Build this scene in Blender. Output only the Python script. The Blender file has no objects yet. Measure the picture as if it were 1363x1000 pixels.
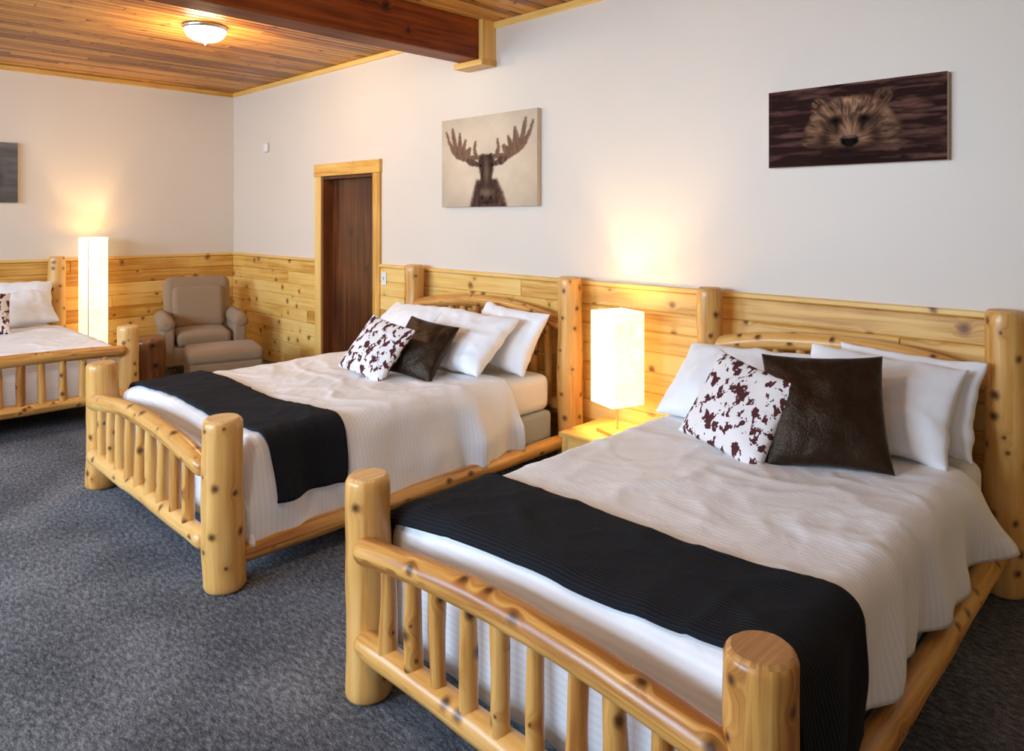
import bpy, bmesh, math, random
import numpy as np
from mathutils import Vector, Matrix, noise as mn
random.seed(7)
scene = bpy.context.scene
COL = scene.collection
R = math.radians

# ------------------------------------------------------------------ room data
W = 3.90; XB = -8.65; XR = 2.3; YF = -3.2; ZC = 3.165; ZW = 1.212

# ------------------------------------------------------------------ materials
def mat_new(name):
    m = bpy.data.materials.new(name); m.use_nodes = True
    nt = m.node_tree; b = nt.nodes['Principled BSDF']
    return m, nt, b
def N(nt, t, **k):
    n = nt.nodes.new(t)
    for a, v in k.items():
        if a == 'inp':
            for i, x in v.items(): n.inputs[i].default_value = x
        else: setattr(n, a, v)
    return n
def L(nt, a, b): nt.links.new(a, b)
def math_n(nt, op, a, b=None, c=None, clamp=False):
    n = N(nt, 'ShaderNodeMath', operation=op); n.use_clamp = clamp
    for i, x in enumerate((a, b, c)):
        if x is None: continue
        if hasattr(x, 'links'): L(nt, x, n.inputs[i])
        else: n.inputs[i].default_value = x
    return n.outputs[0]
def ramp(nt, fac, stops):
    n = N(nt, 'ShaderNodeValToRGB'); e = n.color_ramp.elements
    e[0].position = stops[0][0]; e[0].color = (*stops[0][1], 1)
    e[1].position = stops[-1][0]; e[1].color = (*stops[-1][1], 1)
    for p, c in stops[1:-1]:
        x = e.new(p); x.color = (*c, 1)
    L(nt, fac, n.inputs[0]); return n.outputs[0]
def mixc(nt, fac, a, b, mode='MIX'):
    n = N(nt, 'ShaderNodeMix', data_type='RGBA', blend_type=mode)
    for i, x in ((0, fac), (6, a), (7, b)):
        if hasattr(x, 'links'): L(nt, x, n.inputs[i])
        elif i == 0: n.inputs[0].default_value = x
        else: n.inputs[i].default_value = (*x, 1)
    return n.outputs[2]
def bump(nt, b, h, strength=.3, dist=.01):
    n = N(nt, 'ShaderNodeBump'); n.inputs['Strength'].default_value = strength
    n.inputs['Distance'].default_value = dist
    L(nt, h, n.inputs['Height']); L(nt, n.outputs[0], b.inputs['Normal'])
def simple(name, col, rough=.6, metal=0, **kw):
    m, nt, b = mat_new(name)
    b.inputs['Base Color'].default_value = (*col, 1); b.inputs['Roughness'].default_value = rough
    b.inputs['Metallic'].default_value = metal
    tc = N(nt, 'ShaderNodeTexCoord'); no = N(nt, 'ShaderNodeTexNoise', inp={'Scale': 12., 'Detail': 4.})
    L(nt, tc.outputs['Object'], no.inputs['Vector'])
    c = mixc(nt, no.outputs['Fac'], tuple(x * .88 for x in col), tuple(min(1, x * 1.1) for x in col))
    L(nt, c, b.inputs['Base Color'])
    return m

def wood(name, light, mid, dark, knot, rough=.4, knots=.55, kscale=5., grain=26., rvar=.35, kth=.1, spec=.5):
    m, nt, b = mat_new(name)
    uv = N(nt, 'ShaderNodeUVMap', uv_map='UVMap')
    sep = N(nt, 'ShaderNodeSeparateXYZ'); L(nt, uv.outputs[0], sep.inputs[0])
    vs = N(nt, 'ShaderNodeVectorMath', operation='SCALE'); vs.inputs['Scale'].default_value = kscale
    L(nt, uv.outputs[0], vs.inputs[0])
    dn = N(nt, 'ShaderNodeTexNoise', inp={'Scale': 3., 'Detail': 2.}); L(nt, vs.outputs[0], dn.inputs['Vector'])
    va = N(nt, 'ShaderNodeVectorMath', operation='MULTIPLY_ADD'); L(nt, dn.outputs['Color'], va.inputs[0])
    va.inputs[1].default_value = (.12, .12, 0); L(nt, vs.outputs[0], va.inputs[2])
    vo = N(nt, 'ShaderNodeTexVoronoi', voronoi_dimensions='2D', inp={'Scale': 1.}); L(nt, va.outputs[0], vo.inputs['Vector'])
    cs = N(nt, 'ShaderNodeSeparateColor'); L(nt, vo.outputs['Color'], cs.inputs[0])
    sel = math_n(nt, 'LESS_THAN', cs.outputs[0], knots)
    d = vo.outputs['Distance']
    kr = math_n(nt, 'MULTIPLY', math_n(nt, 'ADD', cs.outputs[1], .35), kth)
    kd = math_n(nt, 'DIVIDE', d, kr)
    near = math_n(nt, 'SUBTRACT', 1., math_n(nt, 'DIVIDE', d, .38), clamp=True)
    near = math_n(nt, 'MULTIPLY', math_n(nt, 'POWER', near, 2.), sel)
    v2 = math_n(nt, 'MULTIPLY', math_n(nt, 'ADD', sep.outputs[1], math_n(nt, 'MULTIPLY', near, .05)), grain)
    u2 = math_n(nt, 'MULTIPLY', sep.outputs[0], 1.1)
    cb = N(nt, 'ShaderNodeCombineXYZ'); L(nt, u2, cb.inputs[0]); L(nt, v2, cb.inputs[1])
    g = N(nt, 'ShaderNodeTexNoise', inp={'Scale': 1., 'Detail': 5., 'Roughness': .65}); L(nt, cb.outputs[0], g.inputs['Vector'])
    at = N(nt, 'ShaderNodeAttribute', attribute_name='rnd')
    gf = math_n(nt, 'ADD', g.outputs['Fac'], math_n(nt, 'MULTIPLY', math_n(nt, 'SUBTRACT', at.outputs['Fac'], .5), rvar))
    lf = N(nt, 'ShaderNodeTexNoise', inp={'Scale': 1.7, 'Detail': 2.}); L(nt, uv.outputs[0], lf.inputs['Vector'])
    gf = math_n(nt, 'ADD', gf, math_n(nt, 'MULTIPLY', math_n(nt, 'SUBTRACT', lf.outputs['Fac'], .5), .5))
    c = ramp(nt, gf, [(.28, dark), (.47, mid), (.7, light)])
    kf = math_n(nt, 'MULTIPLY', math_n(nt, 'SUBTRACT', 1.35, kd, clamp=True), sel, clamp=True)
    kf = math_n(nt, 'MULTIPLY', kf, .9)
    c = mixc(nt, math_n(nt, 'MULTIPLY', near, .45), c, dark)
    c = mixc(nt, kf, c, knot)
    L(nt, c, b.inputs['Base Color'])
    b.inputs['Roughness'].default_value = rough
    b.inputs['Specular IOR Level'].default_value = spec
    bump(nt, b, gf, .15, .004)
    return m
M = {}
M['log'] = wood('log_pine', (.79, .46, .15), (.66, .33, .08), (.36, .13, .025), (.06, .018, .007), rough=.30, knots=.85, kscale=7.5, kth=.12, rvar=.25)
M['logend'] = wood('log_end_grain', (.78, .50, .22), (.64, .36, .12), (.42, .19, .05), (.3, .14, .05), rough=.45, knots=.2, grain=60)
M['pine'] = wood('pine_board', (.86, .57, .19), (.77, .45, .11), (.54, .25, .04), (.16, .05, .01), rough=.38, knots=.65, kscale=4.5, kth=.11, rvar=.4)
M['trim'] = wood('pine_trim', (.86, .55, .17), (.76, .43, .10), (.56, .26, .04), (.24, .07, .02), rough=.38, knots=.3, kscale=3.5, kth=.08)
M['ceil'] = wood('ceiling_board', (.60, .28, .06), (.44, .17, .03), (.21, .067, .011), (.05, .015, .005), rough=.32, knots=.45, kscale=4.5, kth=.08, rvar=.5, spec=.3)
M['beam'] = wood('stained_beam', (.32, .075, .014), (.20, .042, .009), (.08, .016, .005), (.02, .006, .003), rough=.42, knots=.5, kscale=4, kth=.1, spec=.2)
M['door'] = wood('stained_door', (.19, .055, .014), (.11, .030, .008), (.045, .013, .005), (.02, .008, .005), rough=.3, knots=.1, kscale=3)
M['stump'] = wood('stump_wood', (.22, .09, .03), (.13, .045, .016), (.05, .018, .008), (.02, .01, .005), rough=.25)

def wallmat():
    m, nt, b = mat_new('painted_wall')
    tc = N(nt, 'ShaderNodeTexCoord')
    n1 = N(nt, 'ShaderNodeTexNoise', inp={'Scale': 1.2, 'Detail': 4.}); L(nt, tc.outputs['Object'], n1.inputs['Vector'])
    c = mixc(nt, n1.outputs['Fac'], (.69, .60, .495), (.74, .65, .545))
    L(nt, c, b.inputs['Base Color']); b.inputs['Roughness'].default_value = .45
    n2 = N(nt, 'ShaderNodeTexNoise', inp={'Scale': 45., 'Detail': 3.}); L(nt, tc.outputs['Object'], n2.inputs['Vector'])
    bump(nt, b, n2.outputs['Fac'], .12, .004)
    return m
M['wall'] = wallmat()
def carpetmat():
    m, nt, b = mat_new('carpet')
    tc = N(nt, 'ShaderNodeTexCoord')
    mp = N(nt, 'ShaderNodeMapping'); mp.inputs['Rotation'].default_value = (0, 0, .75); mp.inputs['Scale'].default_value = (1, 2.6, 1)
    L(nt, tc.outputs['Object'], mp.inputs[0])
    n1 = N(nt, 'ShaderNodeTexNoise', inp={'Scale': 26., 'Detail': 8., 'Roughness': .85}); L(nt, mp.outputs[0], n1.inputs['Vector'])
    n2 = N(nt, 'ShaderNodeTexNoise', inp={'Scale': 1.8, 'Detail': 4.}); L(nt, tc.outputs['Object'], n2.inputs['Vector'])
    n3 = N(nt, 'ShaderNodeTexNoise', inp={'Scale': 190., 'Detail': 3.}); L(nt, tc.outputs['Object'], n3.inputs['Vector'])
    f = math_n(nt, 'ADD', math_n(nt, 'MULTIPLY', n1.outputs['Fac'], .75), math_n(nt, 'MULTIPLY', n3.outputs['Fac'], .25))
    f = math_n(nt, 'ADD', f, math_n(nt, 'MULTIPLY', math_n(nt, 'SUBTRACT', n2.outputs['Fac'], .5), .2))
    c = ramp(nt, f, [(.40, (.036, .037, .043)), (.5, (.118, .122, .135)), (.61, (.32, .325, .345))])
    L(nt, c, b.inputs['Base Color']); b.inputs['Roughness'].default_value = .95
    b.inputs['Specular IOR Level'].default_value = .1
    bump(nt, b, f, .6, .01)
    return m
M['carpet'] = carpetmat()
def clothmat(name, col, stripe=0, rough=.8, nsc=300., stripe_strength=.25, bstr=.35, sheen=.0, spec=.3, ridged=.35, sc=7., sdark=.95):
    m, nt, b = mat_new(name)
    uv = N(nt, 'ShaderNodeUVMap', uv_map='UVMap')
    n1 = N(nt, 'ShaderNodeTexNoise', inp={'Scale': sc, 'Detail': 5., 'Roughness': .6, 'Distortion': .6}); L(nt, uv.outputs[0], n1.inputs['Vector'])
    n4 = N(nt, 'ShaderNodeTexNoise', noise_type='RIDGED_MULTIFRACTAL', inp={'Scale': 2.6, 'Detail': 2., 'Distortion': .5}); L(nt, uv.outputs[0], n4.inputs['Vector'])
    h = math_n(nt, 'ADD', n1.outputs['Fac'], math_n(nt, 'MULTIPLY', n4.outputs['Fac'], ridged))
    if stripe:
        w = N(nt, 'ShaderNodeTexWave', wave_type='BANDS', bands_direction='Y', inp={'Scale': stripe, 'Distortion': .3})
        L(nt, uv.outputs[0], w.inputs['Vector'])
        h = math_n(nt, 'ADD', math_n(nt, 'MULTIPLY', h, 1.), math_n(nt, 'MULTIPLY', w.outputs['Fac'], stripe_strength))
        c = mixc(nt, w.outputs['Fac'], tuple(x * (sdark if col[0] > .3 else .6) for x in col), col)
        L(nt, c, b.inputs['Base Color'])
    else:
        L(nt, mixc(nt, n1.outputs['Fac'], tuple(x * .95 for x in col), col), b.inputs['Base Color'])
    b.inputs['Roughness'].default_value = rough
    b.inputs['Sheen Weight'].default_value = sheen
    b.inputs['Specular IOR Level'].default_value = spec
    bump(nt, b, h, bstr, .02)
    return m
M['duvet'] = clothmat('white_duvet', (.92, .93, .95), 14., .6, stripe_strength=.034, bstr=.28, ridged=.15, sdark=.93)
M['white'] = clothmat('white_cotton', (.91, .92, .94), bstr=.18, ridged=.15)
M['throw'] = clothmat('black_knit', (.014, .016, .022), 24., .9, stripe_strength=.6, spec=.2)
M['boxs'] = clothmat('box_spring_fabric', (.42, .47, .52))
M['taupe'] = clothmat('taupe_upholstery', (.31, .205, .12), 0, .95, bstr=.35, spec=.05, ridged=0., sc=110., sheen=.15)
def cowmat():
    m, nt, b = mat_new('cowhide')
    uv = N(nt, 'ShaderNodeUVMap', uv_map='UVMap')
    mp = N(nt, 'ShaderNodeMapping'); mp.inputs['Scale'].default_value = (20, 13, 1); mp.inputs['Rotation'].default_value = (0, 0, .3)
    L(nt, uv.outputs[0], mp.inputs[0])
    n1 = N(nt, 'ShaderNodeTexNoise', inp={'Scale': 1.25, 'Detail': 3., 'Roughness': .6, 'Distortion': .25}); L(nt, mp.outputs[0], n1.inputs['Vector'])
    c = ramp(nt, n1.outputs['Fac'], [(.53, (.82, .77, .75)), (.543, (.09, .024, .025)), (1, (.055, .014, .018))])
    L(nt, c, b.inputs['Base Color']); b.inputs['Roughness'].default_value = .8
    b.inputs['Specular IOR Level'].default_value = .15
    n2 = N(nt, 'ShaderNodeTexNoise', inp={'Scale': 220.}); L(nt, uv.outputs[0], n2.inputs['Vector'])
    bump(nt, b, n2.outputs['Fac'], .3, .004)
    return m
M['cow'] = cowmat()
def leather():
    m, nt, b = mat_new('dark_leather')
    uv = N(nt, 'ShaderNodeUVMap', uv_map='UVMap')
    n1 = N(nt, 'ShaderNodeTexNoise', inp={'Scale': 14., 'Detail': 6., 'Roughness': .7}); L(nt, uv.outputs[0], n1.inputs['Vector'])
    L(nt, ramp(nt, n1.outputs['Fac'], [(.3, (.010, .0045, .002)), (.75, (.030, .014, .007))]), b.inputs['Base Color'])
    b.inputs['Roughness'].default_value = .34
    b.inputs['Specular IOR Level'].default_value = .3
    b.inputs['Specular Tint'].default_value = (1, .8, .62, 1)
    v = N(nt, 'ShaderNodeTexVoronoi', inp={'Scale': 160.}); L(nt, uv.outputs[0], v.inputs['Vector'])
    n4 = N(nt, 'ShaderNodeTexNoise', inp={'Scale': 5., 'Detail': 2., 'Distortion': 1.2}); L(nt, uv.outputs[0], n4.inputs['Vector'])
    h = math_n(nt, 'ADD', math_n(nt, 'MULTIPLY', v.outputs['Distance'], .10), n1.outputs['Fac'])
    h = math_n(nt, 'ADD', h, math_n(nt, 'MULTIPLY', n4.outputs['Fac'], 2.))
    bump(nt, b, h, .45, .02)
    return m
M['leather'] = leather()
M['metal'] = simple('brushed_metal', (.6, .58, .55), .3, 1)
M['plastic'] = simple('white_plastic', (.75, .73, .7), .4)
M['darkfoot'] = simple('dark_wood_foot', (.04, .02, .012), .4)
M['canvas_edge'] = simple('canvas_edge', (.66, .54, .42), .8)
def shademat(name, strength, col=(1, .78, .46)):
    m, nt, b = mat_new(name)
    tc = N(nt, 'ShaderNodeTexCoord')
    n1 = N(nt, 'ShaderNodeTexNoise', inp={'Scale': 14., 'Detail': 6., 'Roughness': .7, 'Distortion': 1.5}); L(nt, tc.outputs['Object'], n1.inputs['Vector'])
    b.inputs['Base Color'].default_value = (.85, .75, .55, 1)
    L(nt, ramp(nt, n1.outputs['Fac'], [(.3, (1, .66, .30)), (.6, col), (.8, (1, .84, .58))]), b.inputs['Emission Color'])
    st = math_n(nt, 'MULTIPLY', math_n(nt, 'ADD', n1.outputs['Fac'], .5), strength)
    L(nt, st, b.inputs['Emission Strength'])
    b.inputs['Roughness'].default_value = .9
    return m
M['shade'] = shademat('paper_lampshade', 1.7)
def glow(name, col, s):
    m, nt, b = mat_new(name)
    b.inputs['Base Color'].default_value = (.9, .9, .85, 1)
    b.inputs['Emission Color'].default_value = (*col, 1); b.inputs['Emission Strength'].default_value = s
    return m
M['glass'] = glow('frosted_glass_lit', (1, .9, .72), 3.)

# ------------------------------------------------------------------ mesh builder
class MB:
    def __init__(s): s.v = []; s.f = []; s.uv = []; s.m = []; s.r = []; s.sm = []
    def face(s, idx, uvs, mat=0, rnd=.5, smooth=False):
        s.f.append(idx); s.uv.append(uvs); s.m.append(mat); s.r.append(rnd); s.sm.append(smooth)
    def build(s, name, mats, parent=None, xf=None):
        me = bpy.data.meshes.new(name)
        me.from_pydata([tuple(v) for v in s.v], [], s.f)
        for k in mats: me.materials.append(M[k])
        ul = me.uv_layers.new(name='UVMap')
        flat = [c for u in s.uv for p in u for c in p]
        ul.data.foreach_set('uv', flat)
        at = me.attributes.new('rnd', 'FLOAT', 'FACE'); at.data.foreach_set('value', s.r)
        me.polygons.foreach_set('material_index', s.m)
        me.polygons.foreach_set('use_smooth', s.sm)
        me.update()
        o = bpy.data.objects.new(name, me); COL.objects.link(o)
        if parent: o.parent = parent
        if xf is not None: o.matrix_local = xf
        return o
def empty(name, loc=(0, 0, 0), rz=0):
    e = bpy.data.objects.new(name, None); e.empty_display_size = .1
    e.location = loc; e.rotation_euler = (0, 0, rz); COL.objects.link(e); return e

def path_resample(P, step):
    P = [Vector(p) for p in P]
    out = [P[0]]
    for a, b in zip(P, P[1:]):
        n = max(1, int((b - a).length / step))
        for i in range(1, n + 1): out.append(a.lerp(b, i / n))
    return out
def log(mb, P, r0, r1=None, seg=18, step=.05, rough=.05, end='cham', mat=0, emat=1):
    if r1 is None: r1 = r0
    P = path_resample(P, step); n = len(P)
    off = Vector((random.uniform(-50, 50), random.uniform(-50, 50), random.uniform(-50, 50)))
    u0 = random.uniform(-30, 30); v0 = random.uniform(-30, 30); rnd = random.random()
    rings = []
    Ls = [0]
    for a, b in zip(P, P[1:]): Ls.append(Ls[-1] + (b - a).length)
    T = []
    for i in range(n):
        T.append((P[min(i + 1, n - 1)] - P[max(i - 1, 0)]).normalized())
    rr = lambda i: r0 + (r1 - r0) * Ls[i] / Ls[-1]
    e0 = [(0, .80), (.008, .93), (.02, 1.)] if end == 'cham' else [(0, .3), (.006, .6), (.016, .82), (.035, .96)]
    L0 = Ls[-1]
    for d, k in e0: rings.append((P[0] + T[0] * d, T[0], rr(0) * k, d))
    for i in range(n):
        if .045 < Ls[i] < L0 - .045: rings.append((P[i], T[i], rr(i), Ls[i]))
    for d, k in reversed(e0): rings.append((P[-1] - T[-1] * d, T[-1], rr(n - 1) * k, L0 - d))
    t = T[0]; ref = Vector((0, 0, 1)) if abs(t.z) < .8 else Vector((1, 0, 0))
    base = len(mb.v)
    for p, t, r, l in rings:
        a = t.cross(ref).normalized(); b = t.cross(a).normalized()
        k = 1 + rough * mn.noise(off + Vector((l * 2.5, 0, 0)))
        sway = (a * mn.noise(off + Vector((0, l * 1.5, 5))) + b * mn.noise(off + Vector((7, l * 1.5, 0)))) * r * rough * 2
        for j in range(seg):
            th = 2 * math.pi * j / seg
            dn = a * math.cos(th) + b * math.sin(th)
            q = off + Vector((math.cos(th) * 1.2, math.sin(th) * 1.2, l * 7))
            rk = r * k * (1 + rough * .9 * mn.noise(q))
            mb.v.append(p + sway + dn * rk)
    nr = len(rings)
    for i in range(nr - 1):
        for j in range(seg):
            j2 = (j + 1) % seg
            A = base + i * seg + j; B = base + i * seg + j2; C = base + (i + 1) * seg + j2; D = base + (i + 1) * seg + j
            ua, ub = u0 + rings[i][3], u0 + rings[i + 1][3]
            va, vb = v0 + j / seg * 2 * math.pi * r0, v0 + (j + 1) / seg * 2 * math.pi * r0
            mm = emat if (end == 'cham' and (i < 1 or i > nr - 3)) else mat
            mb.face([A, B, C, D], [(ua, va), (ua, vb), (ub, vb), (ub, va)], mm, rnd, True)
    for ring, flip in ((0, True), (nr - 1, False)):
        idx = [base + ring * seg + j for j in range(seg)]
        uvs = [(u0 + r0 * math.cos(2 * math.pi * j / seg), v0 + r0 * math.sin(2 * math.pi * j / seg)) for j in range(seg)]
        if flip: idx = idx[::-1]; uvs = uvs[::-1]
        mb.face(idx, uvs, emat, rnd, False)
def plank(mb, o, l, w, n, Ln, Wd, Th, ch=.006, mat=0, rnd=None):
    """board: origin o, unit dirs l (length) w (width) n (front normal)"""
    o = Vector(o); l = Vector(l); w = Vector(w); n = Vector(n)
    if rnd is None: rnd = random.random()
    u0 = random.uniform(-40, 40); v0 = random.uniform(-40, 40); b = len(mb.v)
    P = []
    for a, c, d in ((0, 0, 0), (Ln, 0, 0), (Ln, Wd, 0), (0, Wd, 0),
                    (0, 0, Th - ch), (Ln, 0, Th - ch), (Ln, Wd, Th - ch), (0, Wd, Th - ch),
                    (ch * .4, ch, Th), (Ln - ch * .4, ch, Th), (Ln - ch * .4, Wd - ch, Th), (ch * .4, Wd - ch, Th)):
        mb.v.append(o + l * a + w * c + n * d); P.append((u0 + a + (d if a == 0 else 0), v0 + c - (d if c == 0 else -d) ))
    fs = [(0, 1, 2, 3), (0, 1, 5, 4), (1, 2, 6, 5), (2, 3, 7, 6), (3, 0, 4, 7), (4, 5, 9, 8), (5, 6, 10, 9), (6, 7, 11, 10), (7, 4, 8, 11), (8, 9, 10, 11)]
    flip = l.cross(w).dot(n) < 0
    for k, q in enumerate(fs):
        q = list(q)
        if k == 0: q = q[::-1]
        if flip: q = q[::-1]
        mb.face([b + i for i in q], [P[i] for i in q], mat, rnd)
def boxm(mb, lo, hi, axis=0, mat=0, ch=.004):
    lo = Vector(lo); hi = Vector(hi); d = hi - lo
    ax = [Vector((1, 0, 0)), Vector((0, 1, 0)), Vector((0, 0, 1))]
    i = axis; j = (axis + 1) % 3; k = (axis + 2) % 3
    plank(mb, lo, ax[i], ax[j], ax[k], d[i], d[j], d[k], min(ch, d[j] * .3, d[k] * .3), mat)

def rbox(name, dim, loc, bev, mat, parent=None, rot=(0, 0, 0), seg=4, taper=None, puff=0):
    bm = bmesh.new(); bmesh.ops.create_cube(bm, size=1)
    for v in bm.verts:
        v.co = Vector((v.co.x * dim[0], v.co.y * dim[1], v.co.z * dim[2]))
        if taper and v.co.z > 0: v.co.x *= taper[0]; v.co.y *= taper[1]
    bmesh.ops.bevel(bm, geom=bm.edges[:], offset=bev, segments=seg, profile=.5, affect='EDGES', clamp_overlap=True)
    if puff:
        bmesh.ops.subdivide_edges(bm, edges=[e for e in bm.edges if e.calc_length() > .15], cuts=6, use_grid_fill=True)
        for v in bm.verts:
            fx = 1 - (2 * v.co.x / dim[0]) ** 2; fy = 1 - (2 * v.co.y / dim[1]) ** 2
            if fx > 0 and fy > 0: v.co.z += puff * fx * fy * (1 if v.co.z > 0 else -.2)
    me = bpy.data.meshes.new(name)
    uvl = bm.loops.layers.uv.new('UVMap')
    for f in bm.faces:
        f.smooth = True; nn = f.normal
        for lp in f.loops:
            c = lp.vert.co
            lp[uvl].uv = (c.x, c.y) if abs(nn.z) > .7 else ((c.x, c.z) if abs(nn.y) > .7 else (c.y, c.z))
    bm.to_mesh(me); bm.free(); me.materials.append(M[mat])
    o = bpy.data.objects.new(name, me); COL.objects.link(o)
    o.location = loc; o.rotation_euler = rot
    if parent: o.parent = parent
    md = o.modifiers.new('wn', 'WEIGHTED_NORMAL'); md.keep_sharp = True
    return o
def lathe(name, prof, mat, seg=32, parent=None, loc=(0, 0, 0), rot=(0, 0, 0)):
    mb = MB(); 
    for r, z in prof:
        for j in range(seg):
            t = 2 * math.pi * j / seg; mb.v.append(Vector((r * math.cos(t), r * math.sin(t), z)))
    for i in range(len(prof) - 1):
        for j in range(seg):
            j2 = (j + 1) % seg
            mb.face([i * seg + j, i * seg + j2, (i + 1) * seg + j2, (i + 1) * seg + j], [(0, 0), (.1, 0), (.1, .1), (0, .1)], 0, .5, True)
    mb.face([j for j in range(seg)][::-1], [(math.cos(j) * .1, math.sin(j) * .1) for j in range(seg)], 0)
    mb.face([(len(prof) - 1) * seg + j for j in range(seg)], [(math.cos(j) * .1, math.sin(j) * .1) for j in range(seg)], 0)
    o = mb.build(name, [mat], parent); o.location = loc; o.rotation_euler = rot
    return o

# ------------------------------------------------------------------ room shell
def slab(name, lo, hi, mat):
    mb = MB(); boxm(mb, lo, hi, 0, 0, .0001); return mb.build(name, [mat])
slab('floor', (XB - .3, YF - .2, -.1), (XR + .2, W + .3, 0), 'carpet')
T = .15
DX1, DX2, DZ = -6.575, -5.645, 2.06
mb = MB()
boxm(mb, (XB - T, W, 0), (DX1, W + T, ZC), 0, 0, .0001)
boxm(mb, (DX2, W, 0), (XR + T, W + T, ZC), 0, 0, .0001)
boxm(mb, (DX1, W, DZ), (DX2, W + T, ZC), 0, 0, .0001)
mb.build('wall_back', ['wall'])
slab('wall_left', (XB - T, YF - T, 0), (XB, W, ZC), 'wall')
slab('wall_right', (XR, YF - T, 0), (XR + T, W, ZC), 'wall')
wins = [(-7.2, -5.2), (-4.4, -2.0), (-.8, .8)]
WZ0, WZ1 = .8, 2.85
mb = MB(); x = XB
for a, b in wins:
    boxm(mb, (x, YF - T, 0), (a, YF, ZC), 0, 0, .0001)
    boxm(mb, (a, YF - T, 0), (b, YF, WZ0), 0, 0, .0001); boxm(mb, (a, YF - T, WZ1), (b, YF, ZC), 0, 0, .0001); x = b
boxm(mb, (x, YF - T, 0), (XR, YF, ZC), 0, 0, .0001)
mb.build('wall_front', ['wall'])
for i, (a, b) in enumerate(wins):
    mb = MB()
    for p, q in (((a - .08, WZ0 - .08), (b + .08, WZ0)), ((a - .08, WZ1), (b + .08, WZ1 + .08))):
        boxm(mb, (p[0], YF - .06, p[1]), (q[0], YF + .02, q[1]), 0)
    for xx in (a - .08, b): boxm(mb, (xx, YF - .06, WZ0), (xx + .08, YF + .02, WZ1), 2)
    m_ = (a + b) / 2; boxm(mb, (m_ - .025, YF - .08, WZ0), (m_ + .025, YF - .03, WZ1), 2)
    mb.build('window_%d' % (i + 1), ['trim'])
mb = MB(); x = XB; bw = .088
while x < XR:
    y = YF + random.uniform(-1.5, 0)
    while y < W:
        ln = random.uniform(2., 3.8); y0 = max(y, YF); y1 = min(y + ln, W)
        if y1 - y0 > .05:
            plank(mb, (x, y0, ZC + .02), (0, 1, 0), (1, 0, 0), (0, 0, -1), y1 - y0 - .001, min(bw, XR - x) - .001, .02, .009)
        y += ln
    x += bw
boxm(mb, (XB - T, YF - T, ZC + .02), (XR + T, W + T, ZC + .1), 0)
mb.build('ceiling', ['ceil'])
nb = 9; zh_ = (ZW - .03) / nb
def wains(name, o, l, n, length, gaps=()):
    mb = MB(); o = Vector(o); l = Vector(l); n = Vector(n)
    for k in range(nb):
        x = random.uniform(-1.8, 0)
        while x < length:
            ln = random.uniform(1.8, 3.6); a = max(0, x); b = min(length, x + ln)
            if b - a > .02:
                plank(mb, o + l * a + Vector((0, 0, k * zh_)), l, (0, 0, 1), n, b - a - .001, zh_ - .001, .018, .008)
            x += ln
    plank(mb, o + Vector((0, 0, ZW - .03)), l, (0, 0, 1), n, length, .03, .032, .006, rnd=.6)
    return mb.build(name, ['pine'])
wains('trim_wainscot_left', (XB, YF, 0), (0, 1, 0), (1, 0, 0), W - YF - .018)
wains('trim_wainscot_back_a', (XB, W, 0), (1, 0, 0), (0, -1, 0), DX1 - .11 - XB)
wains('trim_wainscot_back_b', (DX2 + .11, W, 0), (1, 0, 0), (0, -1, 0), XR - DX2 - .11)
wains('trim_wainscot_right', (XR, YF, 0), (0, 1, 0), (-1, 0, 0), W - YF - .018)
mb = MB()
plank(mb, (XB, W, ZC - .05), (1, 0, 0), (0, 0, 1), (0, -1, 0), XR - XB, .05, .02, .004)
plank(mb, (XB, YF, ZC - .05), (0, 1, 0), (0, 0, 1), (1, 0, 0), W - YF, .05, .02, .004)
mb.build('trim_crown', ['trim'])
BX0, BX1, BZ = -4.27, -4.06, 2.86
mb = MB()
boxm(mb, (BX0, YF, BZ), (BX1, W - .02, ZC), 1, 0, .008)
mb.build('ceiling_beam', ['beam'])
mb = MB()
boxm(mb, (BX0 - .06, W - .16, BZ - .045), (BX1 + .055, W, BZ), 0)
boxm(mb, (BX1, W - .14, BZ), (BX1 + .045, W, ZC), 2)
boxm(mb, (BX0 - .045, W - .14, BZ), (BX0, W, ZC), 2)
mb.build('trim_beam_bracket', ['trim'])
mb = MB()
cw = .108
plank(mb, (DX1 - cw, W, 0), (0, 0, 1), (1, 0, 0), (0, -1, 0), DZ, cw, .03)
plank(mb, (DX2, W, 0), (0, 0, 1), (1, 0, 0), (0, -1, 0), DZ, cw, .03)
plank(mb, (DX1 - cw - .01, W, DZ), (1, 0, 0), (0, 0, 1), (0, -1, 0), DX2 - DX1 + 2 * cw + .02, .125, .034)
mb.build('trim_door', ['trim'])
mb = MB()
boxm(mb, (DX1 + .002, W - .01, 0), (DX1 + .03, W + T, DZ - .002), 2)
boxm(mb, (DX2 - .03, W - .01, 0), (DX2 - .002, W + T, DZ - .002), 2)
boxm(mb, (DX1 + .03, W - .01, DZ - .03), (DX2 - .03, W + T, DZ - .002), 0)
boxm(mb, (DX1 + .03, W + .10, 0), (DX1 + .045, W + .14, DZ - .03), 2)
plank(mb, (DX1 + .045, W + .14, 0.01), (0, 0, 1), (1, 0, 0), (0, -1, 0), DZ - .04, DX2 - DX1 - .08, .05)
mb.build('door_1', ['door'])

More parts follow.
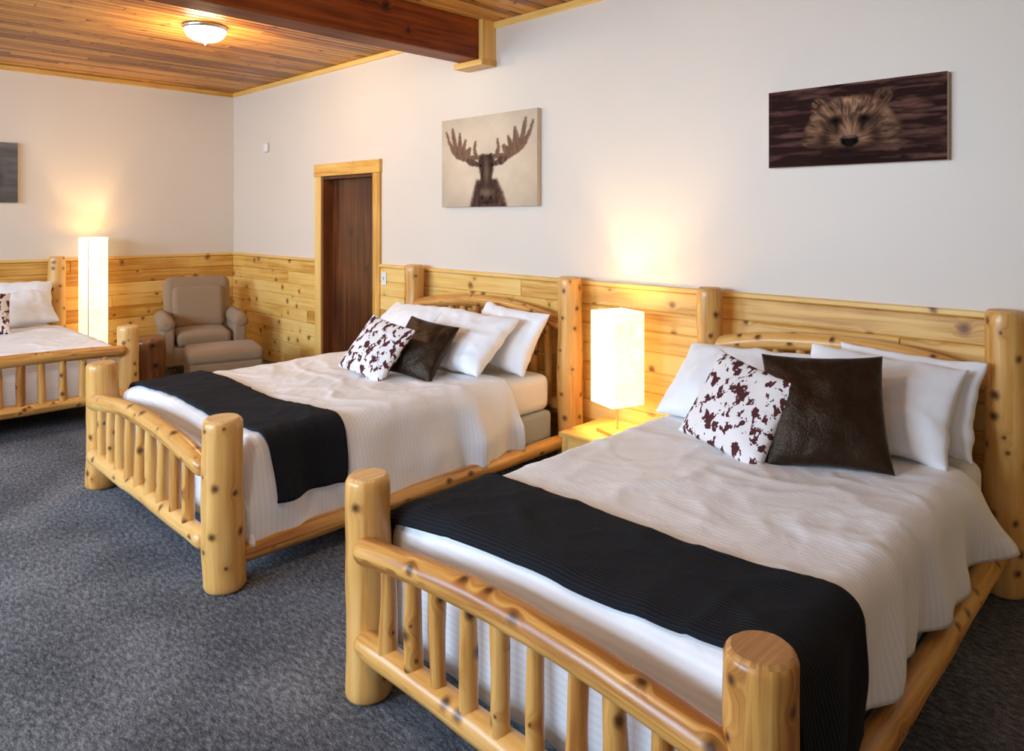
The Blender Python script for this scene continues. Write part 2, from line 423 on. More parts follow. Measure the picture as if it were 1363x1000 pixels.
# ------------------------------------------------------------------ bed cloth surface
def fold(a, lim, rc):
    if a < lim - rc: return a, 0.
    th = (a - (lim - rc)) / rc
    if th < math.pi / 2: return lim - rc + rc * math.sin(th), rc * (1 - math.cos(th))
    return lim, rc + rc * (th - math.pi / 2)
def ridge(q, w=.35):
    n = abs(mn.noise(q)); return max(0, 1 - n / w) ** 2
class BedTop:
    def __init__(s, w, yhead, yfoot, z, seed, flare=.1, ex=.1, exl=.9, amp=.7):
        s.w = w; s.yh = yhead; s.yf = yfoot; s.z = z; s.seed = seed; s.flare = flare; s.rc = .085; s.ex = ex; s.exl = exl; s.amp = amp
    def pos(s, a, t, off=0):
        """a across (m, signed), t distance from head (m)"""
        Lm = s.yh - s.yf
        hx, dx = fold(abs(a), s.w + off, s.rc); hy, dy = fold(t, Lm + off, s.rc)
        sg = 1 if a >= 0 else -1
        drop = max(dx, dy)
        q = Vector((a, t, s.seed))
        flat = 1 - min(1, drop / .12)
        wq = q + Vector((mn.noise(q * 2.5), mn.noise(q * 2.5 + Vector((5, 5, 5))), 0)) * .16
        c1 = ridge(Vector((wq.x * 2.2, wq.y * 3.4, s.seed)))
        c2 = ridge(Vector((wq.x * 4.2 + wq.y * 2, wq.y * 3.2 - wq.x, s.seed + 9)), .25)
        c3 = ridge(Vector((wq.x * 7 - wq.y * 5, wq.y * 6 + wq.x * 3, s.seed + 19)), .22)
        z = s.z + off - drop + (.016 * mn.noise(q * 2.0) + .011 * c1 + .007 * c2 + .004 * c3 + .003 * mn.noise(q * 9)) * max(.3, flat) * s.amp
        x = hx; y = hy
        if dx > 0:
            f = min(1, dx / .30)
            ph = t * 10 + 3 * mn.noise(q * 1.6)
            x += f * (s.flare + .030 * math.sin(ph) + .013 * math.sin(2.3 * ph + 1) + .03 * mn.noise(Vector((t * 6, dx * 3, s.seed))))
            y += f * .02 * math.sin(ph * .8 + 2)
            ex = max(0, 1 - t / s.exl) if sg > 0 else 0
            x += f * ex * s.ex * (1 + .5 * math.sin(t * 17 + dx * 6))
            z += f * .02 * mn.noise(Vector((t * 3, 4, s.seed))) 
            z += f * ex * s.ex * .5
        if dy > 0:
            f = min(1, dy / .35)
            y += f * (.008 * math.sin(a * 16 + 3 * mn.noise(q)))
        return Vector((sg * x, s.yh - y, z))
def sheet(name, top, a0, a1, tf0, tf1, off, mats, parent, xf=None, thick=.012, step=.0165, hem=None):
    na = int((a1 - a0) / step); nt_ = max(4, int((max(tf1(a0), tf1(a1)) - min(tf0(a0), tf0(a1))) / step))
    mb = MB()
    for i in range(na + 1):
        a = a0 + (a1 - a0) * i / na
        for j in range(nt_ + 1):
            t = tf0(a) + (tf1(a) - tf0(a)) * j / nt_
            mb.v.append(top.pos(a, t, off))
    for i in range(na):
        for j in range(nt_):
            k = i * (nt_ + 1) + j
            idx = [k, k + 1, k + nt_ + 2, k + nt_ + 1]
            uv = [((a0 + (a1 - a0) * (i + p) / na), (tf0(a0) + (tf1(a0) - tf0(a0)) * (j + q) / nt_)) for p, q in ((0, 0), (0, 1), (1, 1), (1, 0))]
            mb.face(idx, uv, 0, .5, True)
    o = mb.build(name, mats, parent)
    md = o.modifiers.new('thick', 'SOLIDIFY'); md.thickness = thick; md.offset = 0
    return o

def pillow(name, w, h, th, mat, world_base, yaw, lean, roll=0, seed=0, n=40, parent=None, conc=.07, wrk=.012):
    """stands on base point; lean: deg from vertical backwards; faces -Y before yaw."""
    mb = MB()
    soft = mat == 'white'
    for side in (1, -1):
        for i in range(n + 1):
            for j in range(n + 1):
                u = -1 + 2 * i / n; v = -1 + 2 * j / n
                u = math.sin(u * math.pi / 2) * .6 + u * .4; v = math.sin(v * math.pi / 2) * .6 + v * .4
                x = u * w / 2 * (1 - conc * (1 - v * v) * abs(u)); y = v * h / 2 * (1 - conc * (1 - u * u) * abs(v))
                if soft:
                    x += .012 * mn.noise(Vector((v * 3, seed, 1))) * abs(u) ** 3; y += .016 * mn.noise(Vector((u * 3, seed, 4))) * abs(v) ** 3
                p = max(0, (1 - u ** 2) * (1 - v ** 2)) ** .42
                q = Vector((x * 5, y * 5, seed * 7 + side))
                edgef = (abs(u) ** 3 + abs(v) ** 3) 
                ang = math.atan2(v, u)
                z = side * th / 2 * p * (1 + .18 * mn.noise(q * .7)) + wrk * p * (mn.noise(q * 2) + .8 * edgef * mn.noise(Vector((ang * 5, seed, edgef))))
                if soft: z += side * p * .010 * (ridge(q * 1.1, .3) + .5 * ridge(q * 2.1 + Vector((3, 3, 3)), .3))
                z *= 1 - .15 * v
                mb.v.append(Vector((x, y, z)))
    S = (n + 1) ** 2
    for s_ in (0, 1):
        for i in range(n):
            for j in range(n):
                k = s_ * S + i * (n + 1) + j
                idx = [k, k + n + 1, k + n + 2, k + 1]
                uv = [(mb.v[m].x + s_ * 3 + seed, mb.v[m].y + seed) for m in idx]
                if s_: idx = idx[::-1]; uv = uv[::-1]
                mb.face(idx, uv, 0, .5, True)
    o = mb.build(name, [mat], parent)
    bm = bmesh.new(); bm.from_mesh(o.data); bmesh.ops.remove_doubles(bm, verts=bm.verts, dist=.0006); bm.to_mesh(o.data); bm.free()
    Mx = Matrix.Translation(Vector(world_base)) @ Matrix.Rotation(yaw, 4, 'Z') @ Matrix.Rotation(R(90 - lean), 4, 'X') @ Matrix.Translation((0, h / 2 * .93, 0)) @ Matrix.Rotation(roll, 4, 'Z')
    o.matrix_world = Mx
    return o

# ------------------------------------------------------------------ log bed
ZF, ZH = .76, 1.24
def log_bed(loc, rz, half, length, pr, seed, rail_z, zt, side_drop, arch_f=.06, arch_h=.10, foot_z=.55, nsp=9, mw=None, flare=.05, tstart=.45, ex=.1, exl=.9, hz=.90):
    random.seed(seed)
    root = empty('log_bed', loc, rz)   # origin: foot centre on floor, +Y to head
    mb = MB()
    for sx in (-1, 1):
        log(mb, [(sx * half, 0, 0), (sx * half, 0, ZF)], pr * 1.03, pr * .95, seg=28, rough=.07)
        log(mb, [(sx * half, length, 0), (sx * half, length, ZH)], pr * 1.03, pr * .92, seg=28, rough=.07)
        log(mb, [(sx * half, 0.05, rail_z), (sx * half, length - .04, rail_z + .01)], .048, .045, rough=.06)
    def arc(z0, h, y, n=12, ext=.0):
        return [(-half - ext + (2 * half + 2 * ext) * i / n, y, z0 + h * (1 - (2 * i / n - 1) ** 2)) for i in range(n + 1)]
    yo = -pr * .72
    log(mb, arc(foot_z, arch_f, yo, ext=-.035), .046, rough=.08, end='round', mat=0, emat=0)
    log(mb, arc(.22, 0, yo, ext=-.035), .045, rough=.08, end='round', mat=0, emat=0)
    for i in range(nsp):
        x = -half + pr + .05 + (2 * half - 2 * pr - .1) * (i + .5) / nsp
        zt_ = foot_z + arch_f * (1 - (x / half) ** 2)
        x2 = x + random.uniform(-.012, .012)
        log(mb, [(x, yo, .21), (x2, yo, zt_)], random.uniform(.025, .034), random.uniform(.022, .030), seg=12, rough=.16)
    log(mb, arc(hz, arch_h, length), .05, rough=.06)
    log(mb, arc(.36, 0, length), .045, rough=.06)
    for i in range(nsp + 1):
        x = -half + pr + .03 + (2 * half - 2 * pr - .06) * (i + .5) / (nsp + 1)
        zt_ = hz + arch_h * (1 - (x / half) ** 2)
        log(mb, [(x, length, .36), (x, length, zt_)], random.uniform(.026, .034), seg=12, rough=.12)
    mb.build('log_frame', ['log', 'logend'], root)
    mw = mw or half - .05
    yf = .10; yh = length - .09
    rbox('box_spring', (2 * mw - .04, yh - yf - .02, .20), (0, (yh + yf) / 2, .24), .03, 'boxs', root)
    rbox('mattress', (2 * mw - .05, yh - yf - .03, zt - .02 - .34), (0, (yh + yf) / 2, (.34 + zt - .02) / 2), .06, 'white', root)
    mb = MB()
    for k in range(5): boxm(mb, (-half + .02, .3 + k * .45, .10), (half - .02, .39 + k * .45, .135), 0)
    mb.build('slats', ['log'], root)
    top = BedTop(mw, yh, yf, zt, seed * 3.7, flare, ex, exl)
    Lm = yh - yf
    sd_l, sd_r = side_drop
    sheet('duvet', top, -(mw + sd_l), mw + sd_r, lambda a: tstart + .03 * math.sin(a * 3), lambda a: Lm + .42, 0., ['duvet'], root, thick=.018)
    return root, top, Lm

AX0, AX1, AY = -2.096, -.672, 1.419
A, topA, LA = log_bed(((AX0 + AX1) / 2, AY, 0), 0, (AX1 - AX0) / 2, 3.76 - AY, .078, 11, .20, .62, (.42, .30), nsp=9, mw=.685, foot_z=.535, arch_f=.05, tstart=.30, ex=.17, exl=.75, flare=.015)
BX_0, BX_1, BY = -4.868, -3.152, 1.375
B, topB, LB = log_bed(((BX_0 + BX_1) / 2, BY, 0), 0, (BX_1 - BX_0) / 2, 3.76 - BY, .090, 23, .13, .605, (.4, .42), nsp=9, mw=.81, foot_z=.53, arch_f=.08, tstart=.42, ex=.08, flare=.04)
CX, CY1 = -6.349, 1.977
C, topC, LC = log_bed((CX, CY1 - .82, 0), R(90), .82, 2.16, .085, 31, .17, .60, (.4, .4), nsp=10, mw=.76, foot_z=.57, arch_f=.02)

def throw(root, top, Lm, lft, rgt, near, width, skew, nm='throw_blanket'):
    t1 = lambda a: Lm - near - skew * (a / top.w) + .012 * math.sin(a * 5)
    t0 = lambda a: t1(a) - width + .015 * math.sin(a * 4 + 1)
    o = sheet(nm, top, -(top.w + lft), top.w + rgt, t0, t1, .022, ['throw'], None, thick=.014)
    o.location = root.location; o.rotation_euler = root.rotation_euler
    return o
throw(A, topA, LA, .18, .60, .0, .44, .05)
throw(B, topB, LB, .15, .30, .08, .40, .03)

# ------------------------------------------------------------------ pillows
Z = .625
ax = (AX0 + AX1) / 2
pillow('pillow', .68, .48, .19, 'white', (ax - .34, 3.13, Z + .05), R(-4), 50, R(3), 1)
pillow('pillow', .66, .46, .19, 'white', (ax + .30, 3.26, Z + .04), R(4), 38, R(-4), 2)
pillow('pillow', .62, .44, .17, 'white', (ax + .36, 3.46, Z + .02), R(0), 26, R(-2), 3)
pillow('leather_cushion', .48, .48, .15, 'leather', (-1.13, 2.94, Z + .02), R(22), 28, R(3), 4)
pillow('cowhide_cushion', .42, .42, .13, 'cow', (-1.49, 2.82, Z + .02), R(0), 30, R(-14), 5)
Z = .61
bx = (BX_0 + BX_1) / 2
pillow('pillow', .70, .48, .19, 'white', (bx - .42, 3.15, Z + .05), R(-2), 50, R(2), 6)
pillow('pillow', .72, .50, .20, 'white', (bx + .33, 3.08, Z + .05), R(3), 50, R(-3), 7)
pillow('pillow', .64, .46, .18, 'white', (bx + .47, 3.40, Z + .02), R(0), 32, R(-3), 8)
pillow('leather_cushion', .42, .42, .13, 'leather', (-3.70, 2.82, Z + .02), R(16), 38, R(-8), 9)
pillow('cowhide_cushion', .42, .42, .13, 'cow', (-3.91, 2.62, Z + .02), R(14), 38, R(-12), 10)
def cp(name, w, h, th, mat, lx, ly, yaw, lean, roll, sd):
    return pillow(name, w, h, th, mat, (CX - ly, CY1 - .82 + lx, Z + .03), R(90) + R(yaw), lean, R(roll), sd)
cp('pillow', .66, .46, .18, 'white', .38, 1.62, 0, 48, 3, 12)
cp('pillow', .66, .46, .18, 'white', -.36, 1.62, 0, 48, 3, 13)
cp('pillow', .62, .44, .17, 'white', .42, 1.80, 0, 26, -3, 14)
cp('cowhide_cushion', .42, .42, .13, 'cow', .08, 1.25, 5, 34, -8, 15)

# ------------------------------------------------------------------ nightstand + lamps
NSX, NSY = -2.66, 3.62
ns = empty('nightstand', (NSX, NSY, 0))
mb = MB()
boxm(mb, (-.26, -.24, .285), (.26, .24, .315), 0, 0, .006)
boxm(mb, (-.24, -.22, .03), (.24, .22, .285), 0)
for sx in (-1, 1):
    for sy in (-1, 1): log(mb, [(sx * .225, sy * .205, 0), (sx * .225, sy * .205, .285)], .03, seg=12, rough=.05)
plank(mb, (-.18, -.22, .16), (1, 0, 0), (0, 0, 1), (0, -1, 0), .36, .11, .015)
plank(mb, (-.18, -.22, .04), (1, 0, 0), (0, 0, 1), (0, -1, 0), .36, .11, .015)
mb.build('cabinet', ['pine', 'logend'], ns)
for z in (.215, .095): lathe('knob', [(.006, 0), (.008, .012), (.014, .018), (.012, .026), (.004, .028)], 'metal', 16, ns, (0, -.235, z), (R(90), 0, 0))

def shade_box(name, w, z0, z1, parent, rot=0):
    mb = MB(); h = w / 2
    cr = .012
    pts = []
    for k, (sx, sy) in enumerate(((1, 1), (-1, 1), (-1, -1), (1, -1))):
        for q in range(4):
            t = math.pi / 2 * (k + q / 3.)
            pts.append((sx * (h - cr) + cr * math.cos(t), sy * (h - cr) + cr * math.sin(t)))
    nz = 12; n = len(pts)
    for i in range(nz + 1):
        z = z0 + (z1 - z0) * i / nz
        for x, y in pts: mb.v.append(Vector((x, y, z)))
    for i in range(nz):
        for j in range(n):
            j2 = (j + 1) % n
            mb.face([i * n + j, i * n + j2, (i + 1) * n + j2, (i + 1) * n + j], [(0, 0), (1, 0), (1, 1), (0, 1)], 0, .5, False)
    o = mb.build(name, ['shade'], parent); o.rotation_euler = (0, 0, rot)
    md = o.modifiers.new('s', 'SOLIDIFY'); md.thickness = .003; md.offset = -1
    return o
def plight(name, loc, e, col, r, parent=None):
    l = bpy.data.lights.new(name, 'POINT'); l.energy = e; l.color = col; l.shadow_soft_size = r
    o = bpy.data.objects.new(name, l); COL.objects.link(o); o.location = loc
    if parent: o.parent = parent
    return o
WARM = (1, .70, .36)
tl = empty('table_lamp', (-2.65, 3.62, .315), R(-18))
rbox('base', (.19, .19, .022), (0, 0, .011), .004, 'pine', tl)
lathe('stem', [(.007, .02), (.007, .34), (.016, .345), (.016, .40), (.004, .402)], 'metal', 16, tl)
shade_box('shade', .24, .185, .75, tl)
mb = MB()
for a, b in (((-.118, 0, .30), (.118, 0, .30)), ((0, -.118, .30), (0, .118, .30))): log(mb, [a, b], .002, seg=6, rough=0, end='cham')
mb.build('harp', ['metal', 'metal'], tl)
lathe('bulb', [(.012, .40), (.016, .42), (.03, .45), (.03, .475), (.018, .498), (.004, .505)], 'glass', 20, tl)
plight('bulb_light', (0, 0, .52), 42, WARM, .04, tl)
plight('bulb_light_low', (0, 0, .35), 10, WARM, .03, tl)
fl = empty('floor_lamp', (-8.42, 2.29, 0), R(10))
rbox('base', (.2, .2, .025), (0, 0, .0125), .005, 'darkfoot', fl)
lathe('stem', [(.008, .02), (.008, .8), (.016, .81), (.016, .86), (.004, .862)], 'metal', 16, fl)
shade_box('shade', .21, .12, 1.43, fl)
mb = MB()
for sx in (-1, 1):
    for sy in (-1, 1): log(mb, [(sx * .098, sy * .098, .02), (sx * .098, sy * .098, 1.425)], .006, seg=8, rough=0)
mb.build('frame_rods', ['metal', 'metal'], fl)
lathe('bulb', [(.012, .86), (.016, .88), (.03, .91), (.03, .94), (.018, .96), (.004, .965)], 'glass', 20, fl)
plight('bulb_light', (0, 0, 1.17), 45, WARM, .04, fl)

def ceiling_light(x, y, e, col=(1, .72, .40)):
    c = empty('ceiling_light', (x, y, ZC))
    lathe('canopy', [(.165, 0), (.168, -.012), (.160, -.03), (.15, -.036)], 'metal', 40, c)
    lathe('dome', [(.158, -.03), (.155, -.05), (.135, -.082), (.10, -.107), (.05, -.122), (.01, -.126)], 'glass', 40, c)
    lathe('finial', [(.012, -.124), (.016, -.134), (.008, -.146), (.002, -.15)], 'metal', 16, c)
    plight('bulb_light', (0, 0, -.26), e, col, .14, c)
ceiling_light(-5.75, 2.36, 55)
ceiling_light(-1.9, .1, 62, (1, .90, .78))  # invented off-camera fixture, added as fill to brighten the near bed's duvet

# ------------------------------------------------------------------ armchair, ottoman
ch = empty('armchair', (-7.80, 3.15, 0), R(-15))   # faces +X
rbox('seat_base', (.66, .62, .20), (.02, 0, .22), .03, 'taupe', ch)
rbox('seat_cushion', (.60, .52, .15), (.07, 0, .385), .05, 'taupe', ch, puff=.02)
rbox('back', (.20, .66, .66), (-.27, 0, .66), .085, 'taupe', ch, rot=(0, R(-12), 0), seg=6, taper=(.85, 1.04))
rbox('back_cushion', (.14, .52, .46), (-.17, 0, .66), .06, 'taupe', ch, rot=(0, R(-12), 0), seg=5)
for s in (-1, 1):
    rbox('arm_side', (.66, .12, .42), (.03, s * .345, .33), .025, 'taupe', ch)
    mb = MB(); log(mb, [(-.30, s * .355, .56), (.375, s * .355, .55)], .08, seg=24, rough=0, end='round')
    mb.build('arm_roll', ['taupe', 'taupe'], ch)
for sx in (-.24, .30):
    for sy in (-.28, .28): lathe('foot', [(.016, 0), (.025, .12)], 'darkfoot', 12, ch, (sx, sy, 0))
ot = empty('ottoman', (-6.72, 2.93, 0), R(-15))
rbox('body', (.48, .64, .22), (0, 0, .21), .03, 'taupe', ot)
rbox('cushion', (.50, .66, .13), (0, 0, .365), .05, 'taupe', ot, puff=.02)
for sx in (-.19, .19):
    for sy in (-.27, .27): lathe('foot', [(.016, 0), (.024, .11)], 'darkfoot', 12, ot, (sx, sy, 0))
mb = MB(); log(mb, [(0, 0, 0), (0, 0, .56)], .165, .155, seg=30, rough=.12)
st = mb.build('stump_side_table', ['stump', 'stump']); st.location = (-6.93, 2.33, 0)

# ------------------------------------------------------------------ wall art (painted colour per vertex)
def vnoise(x, y, seed=0, octv=4):
    out = np.zeros_like(x); amp = 1; tot = 0
    for o in range(octv):
        xi = np.floor(x).astype(np.int64); yi = np.floor(y).astype(np.int64); fx = x - xi; fy = y - yi
        fx = fx * fx * (3 - 2 * fx); fy = fy * fy * (3 - 2 * fy)
        def hsh(a, b):
            n = (a * 374761393 + b * 668265263 + (seed + o) * 974634777) & 0x7fffffff
            n = ((n ^ (n >> 13)) * 1274126177) & 0x7fffffff
            return ((n ^ (n >> 16)) & 0xffff) / 65535.
        v = (hsh(xi, yi) * (1 - fx) + hsh(xi + 1, yi) * fx) * (1 - fy) + (hsh(xi, yi + 1) * (1 - fx) + hsh(xi + 1, yi + 1) * fx) * fy
        out += v * amp; tot += amp; amp *= .5; x = x * 2.03 + 11; y = y * 2.03 + 5
    return out / tot
def polymask(X, Y, P, soft=.008):
    d = np.full(X.shape, 1e9); ins = np.zeros(X.shape, bool); n = len(P)
    for i in range(n):
        ax_, ay = P[i]; bx_, by = P[(i + 1) % n]
        ex, ey = bx_ - ax_, by - ay; wx, wy = X - ax_, Y - ay
        t = np.clip((wx * ex + wy * ey) / (ex * ex + ey * ey + 1e-12), 0, 1)
        d = np.minimum(d, np.hypot(wx - ex * t, wy - ey * t))
        c = ((ay > Y) != (by > Y)) & (X < (bx_ - ax_) * (Y - ay) / (by - ay + 1e-12) + ax_)
        ins ^= c
    sd = np.where(ins, d, -d)
    return np.clip(sd / soft + .5, 0, 1)
def ell(X, Y, cx, cy, rx, ry, soft=.15):
    return np.clip((1 - np.hypot((X - cx) / rx, (Y - cy) / ry)) / soft + .5, 0, 1)
def gs(X, Y, cx, cy, rx, ry): return np.exp(-(((X - cx) / rx) ** 2 + ((Y - cy) / ry) ** 2))
def lerp(c, col, m):
    col = np.asarray(col, float)
    return c * (1 - m[..., None]) + col * m[..., None]
def moose(X, Y):
    n = vnoise(X * 5, Y * 5, 3); n2 = vnoise(X * 60, Y * 60, 8, 2)
    vig = 1 - .6 * np.clip((np.hypot((X - .5) * 1.1, (Y - .6)) - .28), 0, 1)
    g = (.86 + .3 * n + .06 * n2) * vig
    c = np.stack([.68 * g, .53 * g, .37 * g], -1)
    Xw = X + (n2 - .5) * .012; Yw = Y + (vnoise(X * 40, Y * 40, 5, 2) - .5) * .015
    fur = vnoise(X * 70, Y * 18, 4, 3)
    dark = np.stack([.035 + .14 * fur ** 2, .018 + .075 * fur ** 2, .012 + .05 * fur ** 2], -1)
    al = [(.47, .54), (.41, .515), (.33, .51), (.25, .51), (.17, .55), (.115, .62), (.075, .73), (.045, .86), (.06, .87), (.10, .76), (.135, .70), (.115, .80), (.115, .90), (.135, .90), (.16, .80), (.185, .69), (.20, .84), (.222, .84), (.235, .68), (.27, .76), (.29, .75), (.275, .64), (.325, .67), (.34, .65), (.325, .575), (.365, .57), (.355, .64), (.375, .73), (.395, .73), (.39, .64), (.41, .57), (.46, .58)]
    ar = [(1 - x + .02 * (x < .2), y + .025 * (x < .2)) for x, y in al]
    ant = np.stack([.13 + .14 * fur, .07 + .08 * fur, .04 + .05 * fur], -1)
    for p in (al, ar): c = lerp(c, ant, polymask(Xw, Yw, p, .014))
    body = [(.31, -.05), (.345, .1), (.39, .3), (.61, .3), (.67, .16), (.73, -.05)]
    c = lerp(c, dark * 1.1, polymask(Xw, Yw, body, .03))
    for e in ([(.44, .47), (.36, .525), (.29, .545), (.27, .51), (.33, .455), (.42, .435)], [(.56, .47), (.64, .53), (.71, .54), (.735, .505), (.67, .45), (.58, .435)]):
        c = lerp(c, dark * 1.6, polymask(Xw, Yw, e, .014))
    head = [(.455, .575), (.545, .575), (.588, .51), (.580, .42), (.560, .32), (.562, .24), (.588, .16), (.586, .08), (.56, .02), (.44, .02), (.414, .08), (.412, .16), (.438, .24), (.440, .32), (.420, .42), (.412, .51)]
    hm = polymask(Xw, Yw, head, .02); c = lerp(c, dark * .75, hm)
    lit = gs(X, Y, .5, .38, .026, .14) * .6 * hm; c = lerp(c, (.24, .145, .09), lit)
    for sx in (-1, 1): c = lerp(c, (.20, .12, .08), gs(X, Y, .5 + sx * .068, .34, .010, .12) * .5 * hm)
    mz = gs(X, Y, .5, .15, .06, .045) * .65 * hm; c = lerp(c, (.26, .165, .11), mz)
    for sx in (-1, 1):
        c = lerp(c, (.01, .006, .005), gs(X, Y, .5 + sx * .045, .095, .014, .026))
        c = lerp(c, (.005, .004, .004), ell(X, Y, .5 + sx * .062, .45, .012, .014, .5))
    c = lerp(c, (.02, .012, .01), gs(X, Y, .5, .045, .06, .010))
    return c
def bear(X, Y):
    X = X * 2.09
    rip = vnoise(X * 2.2 + 2 * vnoise(X * 2, Y * 4, 9), Y * 17, 1, 4); rip2 = vnoise(X * 9, Y * 60, 2, 2)
    r = np.clip((rip - .46) * 3.2, 0, 1) * (.4 + .6 * rip2)
    fade = .25 + .75 * np.clip(1.15 - np.abs(X - 1.85) * .35, 0, 1)
    c = np.stack([.026 + .17 * r * fade, .011 + .08 * r * fade, .009 + .06 * r * fade], -1)
    dx, dy = X - 1.03, Y - .30; ang = np.arctan2(dy, dx); rad = np.hypot(dx, dy * 1.1)
    wx = vnoise(X * 5, Y * 5, 7, 3)
    fur = vnoise(ang * 9 + 2.5 * wx, rad * 6 + wx, 5, 4)
    ff = vnoise(ang * 30 + 5 * wx, rad * 14, 15, 3)
    wob = (fur - .5) * .06 + (ff - .5) * .05
    g = lambda *a: gs(X, Y, *a)
    sh = .40 + .36 * g(1.03, .78, .36, .10) + .25 * g(.62, .50, .10, .18) + .25 * g(1.46, .52, .10, .18) \
        + .42 * g(1.03, .46, .11, .20) + .30 * g(.87, .32, .08, .07) + .30 * g(1.19, .32, .08, .07) \
        + .28 * g(.86, .645, .10, .04) + .28 * g(1.20, .645, .10, .04) \
        - .45 * g(.86, .55, .085, .055) - .45 * g(1.20, .55, .085, .055) - .30 * g(1.03, .70, .022, .09) \
        - .26 * g(.88, .44, .035, .10) - .26 * g(1.18, .44, .035, .10) - .45 * g(1.03, .165, .36, .06) - .22 * g(.72, .33, .08, .14) - .22 * g(1.34, .33, .08, .14)
    near = g(1.03, .30, .26, .22)
    k = np.clip(.18 + (1.0 - .55 * near) * fur + (.7 - .6 * near) * (ff - .5) + .28 * near, .05, 1.8)
    sh = np.clip(sh, .03, 2) * (k ** 1.1)
    furc = np.stack([.016 + .85 * sh ** 1.7, .008 + .47 * sh ** 1.75, .006 + .28 * sh ** 1.8], -1)
    for ex, ey in ((.66, .76), (1.41, .80)):
        m = ell(X + wob, Y + wob, ex, ey, .10, .10, .2); e = np.clip(ff * 1.2 - .15, 0, 1)
        c = lerp(c, np.stack([.03 + .36 * e ** 2, .016 + .19 * e ** 2, .01 + .11 * e ** 2], -1), m)
        c = lerp(c, (.022, .010, .008), gs(X, Y, ex + .01 * (1 if ex < 1 else -1), ey - .02, .050, .055))
    P = [(.47, .14), (.45, .34), (.50, .50), (.58, .64), (.70, .75), (.86, .82), (1.03, .84), (1.22, .83), (1.38, .76), (1.50, .64), (1.59, .48), (1.63, .34), (1.62, .14)]
    hm = polymask(X + wob, Y + wob * .8, P, .06)
    wl = .155 + .06 * (np.abs(X - 1.03) / .5) ** 2
    hm = hm * np.clip((Y + (rip - .5) * .07 - wl) / .05, 0, 1)
    c = lerp(c, furc, hm)
    c = lerp(c, (.012, .006, .005), g(1.03, .08, .55, .06) * .6)
    c = lerp(c, (.009, .005, .005), polymask(X + wob * .3, Y, [(.915, .32), (.95, .35), (1.11, .35), (1.145, .32), (1.13, .26), (1.07, .215), (.99, .215), (.93, .26)], .03))
    c = lerp(c, (.20, .13, .10), g(1.03, .335, .07, .012) * .8)
    for sx in (-1, 1):
        c = lerp(c, (.001, .001, .001), gs(X, Y, 1.03 + sx * .065, .275, .024, .022))
        c = lerp(c, (.002, .001, .001), ell(X, Y, 1.03 + sx * .17, .553, .024, .015, .5))
    c = lerp(c, (.008, .004, .004), g(1.03, .165, .16, .014) * .9)
    return c
def grayart(X, Y):
    n = vnoise(X * 3, Y * 14, 12); m = vnoise(X * 12, Y * 5, 13)
    g = .06 + .15 * n * (.4 + .6 * Y) + .03 * m
    tr = ell(X, Y, .72, .4, .12, .3, .8) + ell(X, Y, .35, .35, .2, .22, .8)
    c = np.stack([g, g * .93, g * .85], -1)
    return lerp(c, (.03, .028, .025), np.clip(tr, 0, 1) * .8)
cm, cnt, cb_ = mat_new('printed_canvas')
at = N(cnt, 'ShaderNodeAttribute', attribute_name='paint'); L(cnt, at.outputs['Color'], cb_.inputs['Base Color'])
cb_.inputs['Roughness'].default_value = .9; cb_.inputs['Specular IOR Level'].default_value = .08; M['print'] = cm
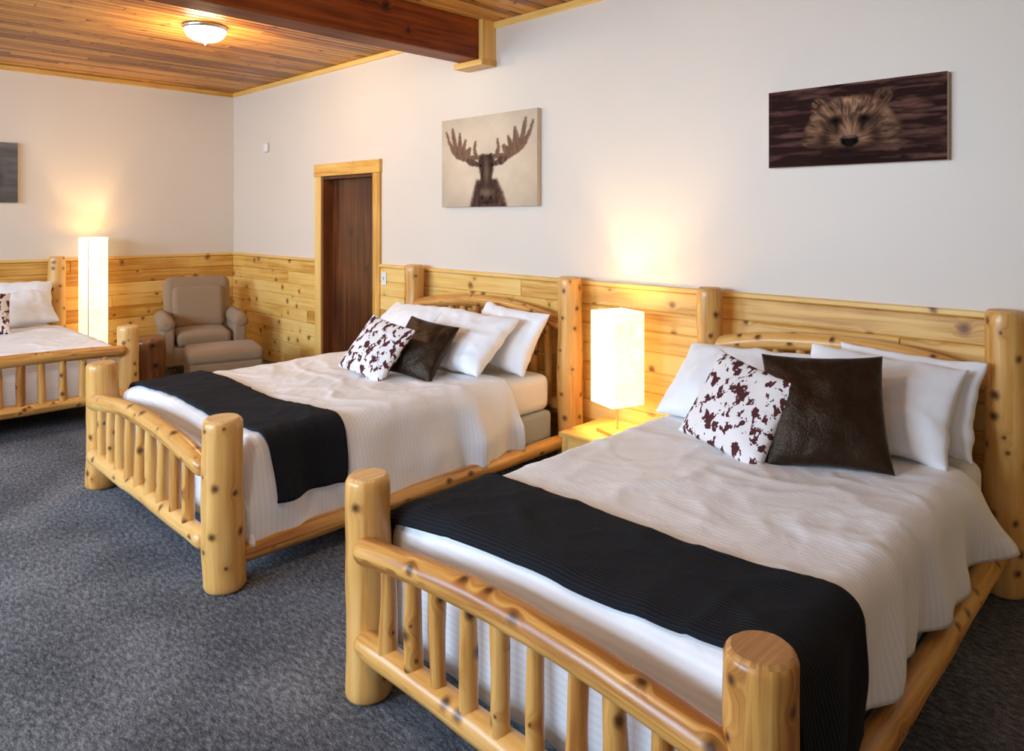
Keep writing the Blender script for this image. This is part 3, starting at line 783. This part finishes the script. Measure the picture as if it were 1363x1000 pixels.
def canvas(name, w, h, th, func, loc, rz, nx, edge='canvas_edge'):
    ny = int(nx * h / w); gx = np.linspace(0, 1, nx); gy = np.linspace(0, 1, ny)
    X, Y = np.meshgrid(gx, gy); c = func(X, Y)
    v = np.stack([(X - .5) * w, np.full(X.shape, -th), (Y - .5) * h], -1).reshape(-1, 3)
    i, j = np.meshgrid(np.arange(nx - 1), np.arange(ny - 1)); k = (j * nx + i).ravel()
    f = np.stack([k, k + 1, k + nx + 1, k + nx], -1)
    nv = len(v)
    hw, hh = w / 2, h / 2
    bx8 = [(-hw, -th, -hh), (hw, -th, -hh), (hw, -th, hh), (-hw, -th, hh), (-hw, 0, -hh), (hw, 0, -hh), (hw, 0, hh), (-hw, 0, hh)]
    fl_ = [[nv + a for a in q] for q in ((0, 4, 5, 1), (1, 5, 6, 2), (2, 6, 7, 3), (3, 7, 4, 0), (4, 7, 6, 5))]
    me = bpy.data.meshes.new(name); me.from_pydata(v.tolist() + bx8, [], f.tolist() + fl_)
    me.materials.append(M['print']); me.materials.append(M[edge])
    me.polygons.foreach_set('material_index', [0] * len(f) + [1] * 5)
    a = me.color_attributes.new('paint', 'FLOAT_COLOR', 'POINT')
    cc = np.ones((nv + 8, 4)); cc[:nv, :3] = c.reshape(-1, 3); cc[nv:, :3] = .3
    a.data.foreach_set('color', cc.ravel().astype(np.float32)); me.update()
    o = bpy.data.objects.new(name, me); COL.objects.link(o); o.location = loc; o.rotation_euler = (0, 0, rz)
    return o
canvas('moose_canvas_print', 1.076, .717, .04, moose, ((-4.616 - 3.54) / 2, W - .004, (2.445 + 1.728) / 2), 0, 330)
canvas('bear_canvas_print', .876, .419, .035, bear, ((-1.79 - .914) / 2, W - .004, (2.339 + 1.92) / 2), 0, 440)
canvas('landscape_canvas_print', .95, .60, .035, grayart, (XB + .004, 1.66 - .475, 2.09), R(90), 160)
rbox('motion_sensor', (.07, .045, .11), (-7.76, W - .0225, 2.44), .018, 'plastic')
sw = empty('light_switch', (-5.47, W - .018, 1.08))
rbox('plate', (.075, .008, .12), (0, -.004, 0), .003, 'plastic', sw)
rbox('toggle', (.012, .016, .028), (0, -.014, .004), .003, 'plastic', sw)

# ------------------------------------------------------------------ lights
def area(name, loc, rot, sx, sy, e, col):
    l = bpy.data.lights.new(name, 'AREA'); l.shape = 'RECTANGLE'; l.size = sx; l.size_y = sy; l.energy = e; l.color = col
    o = bpy.data.objects.new(name, l); COL.objects.link(o); o.location = loc; o.rotation_euler = rot; return o
for (a, b), e in zip(wins, (320, 340, 20)):
    area('window_daylight', ((a + b) / 2, YF - .55, 2.15), (R(56), 0, 0), b - a, 1.7, e, (.58, .77, 1))
w = bpy.data.worlds.new('world'); scene.world = w; w.use_nodes = True
bg = w.node_tree.nodes['Background']; bg.inputs[0].default_value = (.55, .7, 1, 1); bg.inputs[1].default_value = 1.0

# ------------------------------------------------------------------ camera
cam = bpy.data.cameras.new('camera'); co = bpy.data.objects.new('camera', cam); COL.objects.link(co)
cam.sensor_width = 36; cam.sensor_fit = 'HORIZONTAL'; cam.lens = 36 * 955.7 / 1363
cam.shift_y = -(500 - 288.4) / 1363
co.location = (0, 0, 1.65); co.rotation_euler = (R(90), 0, R(44.55))
cam.clip_start = .05
scene.camera = co
scene.view_settings.view_transform = 'Standard'
scene.view_settings.look = 'None'
scene.view_settings.exposure = 0.0
